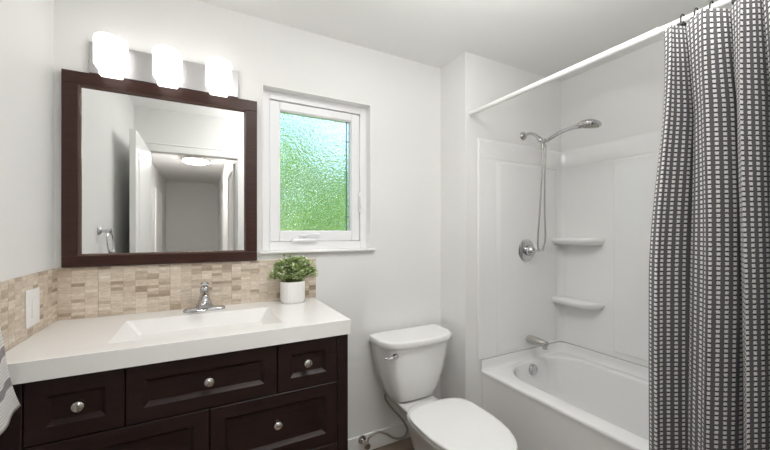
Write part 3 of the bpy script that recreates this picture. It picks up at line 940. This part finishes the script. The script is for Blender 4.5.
# ------------------------------------------------------------------ toilet
TC = 1.125
to = thing('toilet', (TC, 1.5, 0), 'white two piece toilet with its lid down beside the tub', 'toilet')
def dee(w_, yb, yf, bow, r, z, n=14, cx=TC):
    """tank plan: flat back, rounded corners, bowed front"""
    pts = []
    hw = w_ / 2
    pts.append(Vector((cx + hw, yb - 0.02, z))); pts.append(Vector((cx + hw - 0.02, yb, z)))
    pts.append(Vector((cx - hw + 0.02, yb, z))); pts.append(Vector((cx - hw, yb - 0.02, z)))
    for k in range(n + 1):
        t = k / n
        x = -hw + w_ * t
        edge = min(t, 1 - t) * w_
        y = yf - bow * (1 - (2 * t - 1) ** 2)
        if edge < r:
            y += r - math.sqrt(max(0, r * r - (r - edge) ** 2))
        pts.append(Vector((cx + x, y, z)))
    return pts
bm = B()
TK = 1.137
loft(bm, [dee(0.265, 1.845, 1.742, 0.014, 0.05, 0.347, cx=TC + 0.008), dee(0.30, 1.855, 1.724, 0.018, 0.05, 0.355, cx=TC + 0.009), dee(0.352, 1.865, 1.712, 0.022, 0.05, 0.41, cx=TC + 0.010), dee(0.41, 1.878, 1.702, 0.030, 0.05, 0.50, cx=TC + 0.010), dee(0.448, 1.885, 1.697, 0.036, 0.05, 0.59, cx=TC + 0.011), dee(0.470, 1.888, 1.694, 0.042, 0.05, 0.66, cx=TK), dee(0.475, 1.889, 1.693, 0.043, 0.05, 0.69, cx=TK)])
tk = obj('tank', bm, M['porcelain'], to, smooth=60)
bm = B()
LX = 1.146
TC2 = LX - 0.004
loft(bm, [dee(0.482, 1.891, 1.690, 0.046, 0.05, 0.682, cx=TC2), dee(0.502, 1.895, 1.681, 0.050, 0.055, 0.688, cx=TC2), dee(0.506, 1.896, 1.679, 0.050, 0.055, 0.706, cx=TC2), dee(0.504, 1.895, 1.680, 0.050, 0.055, 0.720, cx=TC2), dee(0.496, 1.891, 1.684, 0.050, 0.055, 0.7265, cx=TC2), dee(0.47, 1.88, 1.70, 0.045, 0.05, 0.7285, cx=TC2)])
obj('tank_lid', bm, M['porcelain'], to, smooth=60, wn=True)
# flush lever
bm = B(); lathe(bm, [(0, 0), (0.021, 0), (0.022, 0.006), (0.016, 0.013), (0, 0.014)], (0.968, 1.687, 0.652), (0, -1, 0), 18)
tube(bm, catmull([(0.968, 1.670, 0.652), (0.95, 1.662, 0.649), (0.92, 1.662, 0.646), (0.888, 1.668, 0.650)], 5), [0.012] * 5 + [0.0105] * 5 + [0.0085] * 5 + [0.006], 12)
obj('flush_lever', bm, M['chrome'], to)
# bowl and foot
def egg(yb, yf, w_, z, flat=0.0, cx=TC, n=40, eb=0.72, ex=0.88):
    """elongated plan: y from back to front, widest behind the middle"""
    pts = []
    yc = yb + (yf - yb) * 0.42
    for k in range(n):
        t = 2 * PI * k / n
        s_, c_ = math.sin(t), math.cos(t)
        e = eb if c_ > 0 else 1.0
        x = w_ / 2 * (abs(s_) ** ex) * (1 if s_ >= 0 else -1)
        y = yc + ((yb - yc) * abs(c_) ** e if c_ > 0 else -(yc - yf) * abs(c_) ** e)
        pts.append(Vector((cx + x, y, z)))
    return pts
bm = B()
loft(bm, [egg(1.68, 1.20, 0.235, 0.0005), egg(1.68, 1.19, 0.24, 0.02), egg(1.665, 1.22, 0.21, 0.05), egg(1.66, 1.23, 0.205, 0.13), egg(1.70, 1.17, 0.25, 0.22), egg(1.69, 1.09, 0.325, 0.31), egg(1.66, 1.05, 0.365, 0.352), egg(1.65, 1.045, 0.37, 0.364), egg(1.64, 1.055, 0.355, 0.368)])
bo = obj('bowl', bm, M['porcelain'], to, smooth=60)
bm = B()
TD = TC + 0.012
loft(bm, [rrect(TD, 1.67, 0.19, 0.30, 0.05, 0.285), rrect(TD, 1.68, 0.23, 0.32, 0.05, 0.322), rrect(TD, 1.68, 0.24, 0.33, 0.05, 0.333), rrect(TD, 1.68, 0.23, 0.318, 0.05, 0.3405)])
obj('tank_deck', bm, M['porcelain'], to, smooth=50)
bm = B()
TS = TC - 0.008
sk = dict(cx=TS, eb=0.42, ex=0.80, n=56)
loft(bm, [egg(1.545, 1.030, 0.384, 0.3685, **sk), egg(1.548, 1.026, 0.394, 0.375, **sk), egg(1.548, 1.026, 0.394, 0.384, **sk), egg(1.545, 1.030, 0.386, 0.388, **sk)])
obj('seat_ring', bm, M['seat'], to, smooth=50)
bm = B()
loft(bm, [egg(1.549, 1.026, 0.390, 0.3925, **sk), egg(1.553, 1.021, 0.402, 0.397, **sk), egg(1.553, 1.021, 0.402, 0.405, **sk), egg(1.550, 1.026, 0.392, 0.4105, **sk), egg(1.53, 1.05, 0.35, 0.413, **sk), egg(1.45, 1.15, 0.18, 0.414, **sk)])
obj('seat_lid', bm, M['seat'], to, smooth=60, wn=True)
for s in (-1, 1):
    bm = B(); box(bm, TC + s * 0.075 - 0.02, TC + s * 0.075 + 0.02, 1.535, 1.572, 0.335, 0.3915)
    obj('hinge', bm, M['seat'], to, bevel=0.006, segs=3)

# water supply
ws = thing('supply_valve', (0.86, YB - 0.015, 0.11), 'metal water shutoff valve on the wall behind the toilet', 'valve')
bm = B(); lathe(bm, [(0, 0), (0.026, 0), (0.024, 0.006), (0.01, 0.010), (0.01, 0.04), (0.013, 0.042), (0.013, 0.065), (0, 0.066)], (0.855, YB - 0.0155, 0.085), (0, -1, 0), 18)
obj('valve_body', bm, M['nickel'], ws)
bm = B(); lathe(bm, [(0, 0), (0.018, 0.001), (0.02, 0.006), (0.018, 0.013), (0, 0.014)], (0.855, YB - 0.085, 0.085), (0, -1, 0), 14)
obj('valve_handle', bm, M['nickel'], ws)
bm = B(); tube(bm, catmull([(0.868, YB - 0.068, 0.095), (0.88, YB - 0.072, 0.122), (0.93, YB - 0.078, 0.142), (0.985, YB - 0.08, 0.118), (1.05, YB - 0.08, 0.072), (1.115, YB - 0.08, 0.062), (1.14, YB - 0.08, 0.105), (1.095, YB - 0.08, 0.185), (1.03, YB - 0.07, 0.262), (0.998, YB - 0.055, 0.315), (0.995, YB - 0.055, 0.350)], 8), 0.0065, 10)
tag(obj('supply_hose', bm, M['steelhose'], smooth=60), 'dark braided water hose looping from the wall valve to the tank', 'hose')

# ------------------------------------------------------------------ towel ring and towel
tr = thing('towel_ring', (XL, 1.215, 1.355), 'chrome towel ring on the left wall', 'towel ring')
bm = B(); lathe(bm, [(0, 0), (0.026, 0), (0.026, 0.006), (0.018, 0.012), (0.011, 0.018), (0.011, 0.05), (0.014, 0.055), (0.012, 0.064), (0, 0.066)], (XL + 0.0005, 1.215, 1.358), (1, 0, 0), 22)
obj('mount', bm, M['chrome'], tr)
bm = B()
rp = []
for k in range(41):
    a = 2 * PI * k / 40
    rp.append((XL + 0.052 + 0.012 * (1 - math.cos(a)) * 0.5, 1.215 + 0.074 * math.sin(a), 1.283 + 0.072 * math.cos(a)))
tube(bm, rp, 0.0045, 10, False)
obj('ring', bm, M['chrome'], tr)
bm = B()
uvl = bm.loops.layers.uv.new('UVMap')
NU, NV = 40, 60
grid = []
for j in range(NV + 1):
    v = j / NV
    row = []
    # v: 0 back hem .. 0.5 over the ring .. 1 front hem
    q = abs(v - 0.5) * 2
    f = 1 if v > 0.5 else -1
    wdt = 0.072 + 0.172 * q ** 3.2
    for i in range(NU + 1):
        u = i / NU
        t_ = u - 0.5
        y = 1.212 + t_ * wdt
        yr = t_ * 0.072
        ztop = 1.283 - 0.072 * math.sqrt(1 - (yr / 0.074) ** 2) + 0.010
        if q < 0.06:
            z = ztop - 0.012 * (1 - math.cos(q / 0.06 * PI / 2))
            off = f * 0.011 * math.sin(q / 0.06 * PI / 2)
        else:
            zlow = 0.838 if f > 0 else 0.88
            z = (ztop - 0.012) * (1 - (q - 0.06) / 0.94) + (zlow + 0.05 * t_) * (q - 0.06) / 0.94
            off = f * (0.011 + 0.012 * min(1, q * 2))
        x = XL + 0.064 + off
        if f > 0:
            x += q * (0.010 + 0.004 * math.sin(u * PI * 4))
        zz = z
        row.append(bm.verts.new((x, y, zz)))
    grid.append(row)
for j in range(NV):
    for i in range(NU):
        fc_ = bm.faces.new((grid[j][i], grid[j][i + 1], grid[j + 1][i + 1], grid[j + 1][i]))
        for lp, (ii, jj) in zip(fc_.loops, ((i, j), (i + 1, j), (i + 1, j + 1), (i, j + 1))):
            lp[uvl].uv = (ii / NU * 0.3, abs(jj / NV - 0.5) * 2 * 0.352)
tw = tag(obj('hand_towel', bm, M['towel'], smooth=80), 'grey and white striped hand towel hanging beside the sink top', 'towel')
md = tw.modifiers.new('thickness', 'SOLIDIFY'); md.thickness = 0.006; md.offset = 0

# ------------------------------------------------------------------ hall ceiling light
hl = thing('ceiling_light', (-0.10, -2.3, ZC - 0.07), 'round glowing ceiling light in the hallway seen in the mirror', 'ceiling light')
bm = B(); lathe(bm, [(0, 0), (0.205, 0), (0.205, 0.03), (0.19, 0.034), (0, 0.034)], (-0.10, -2.3, ZC - 0.0005), (0, 0, -1), 40)
obj('rim', bm, M['nickel'], hl)
bm = B(); lathe(bm, [(0, 0.030), (0.185, 0.030), (0.18, 0.052), (0.14, 0.068), (0.07, 0.076), (0, 0.078)], (-0.10, -2.3, ZC), (0, 0, -1), 40)
obj('diffuser', bm, M['halllamp'], hl)

# ------------------------------------------------------------------ outdoors, behind the window
ob = B(); box(ob, -8, 12, 2.3, 24, -0.6, -0.5)
struct('ground', ob, M['lawn'], smooth=0)
fe = thing('board_fence', (4.2, 5.2, -0.5), 'pale fence beyond the obscured window glass', 'fence')
bm = boxes((2.35, 6.5, 5.2, 5.24, -0.5, 2.9))
obj('boards', bm, M['fence'], fe)
hb = B()
rnd = random.Random(11)
for k in range(7500):
    x = rnd.uniform(-1.5, 2.6); y = rnd.uniform(3.6, 4.5)
    ztop = 2.25 + 0.18 * math.sin(3.0 * x) + 0.1 * math.sin(7 * x + 1)
    z = -0.5 + (ztop + 0.5) * rnd.random() ** 0.8 + (0.5 * rnd.random() ** 3)
    d = Vector((rnd.uniform(-1, 1), rnd.uniform(-1, 0.3), rnd.uniform(-0.4, 1)))
    leaf(hb, Vector((x, y, z)), d, Vector((0, 0, 1)), rnd.uniform(0.10, 0.18), rnd.uniform(0.07, 0.11))
tag(obj('hedge', hb, M['hedge'], smooth=0), 'bright green hedge beyond the obscured window glass', 'hedge')
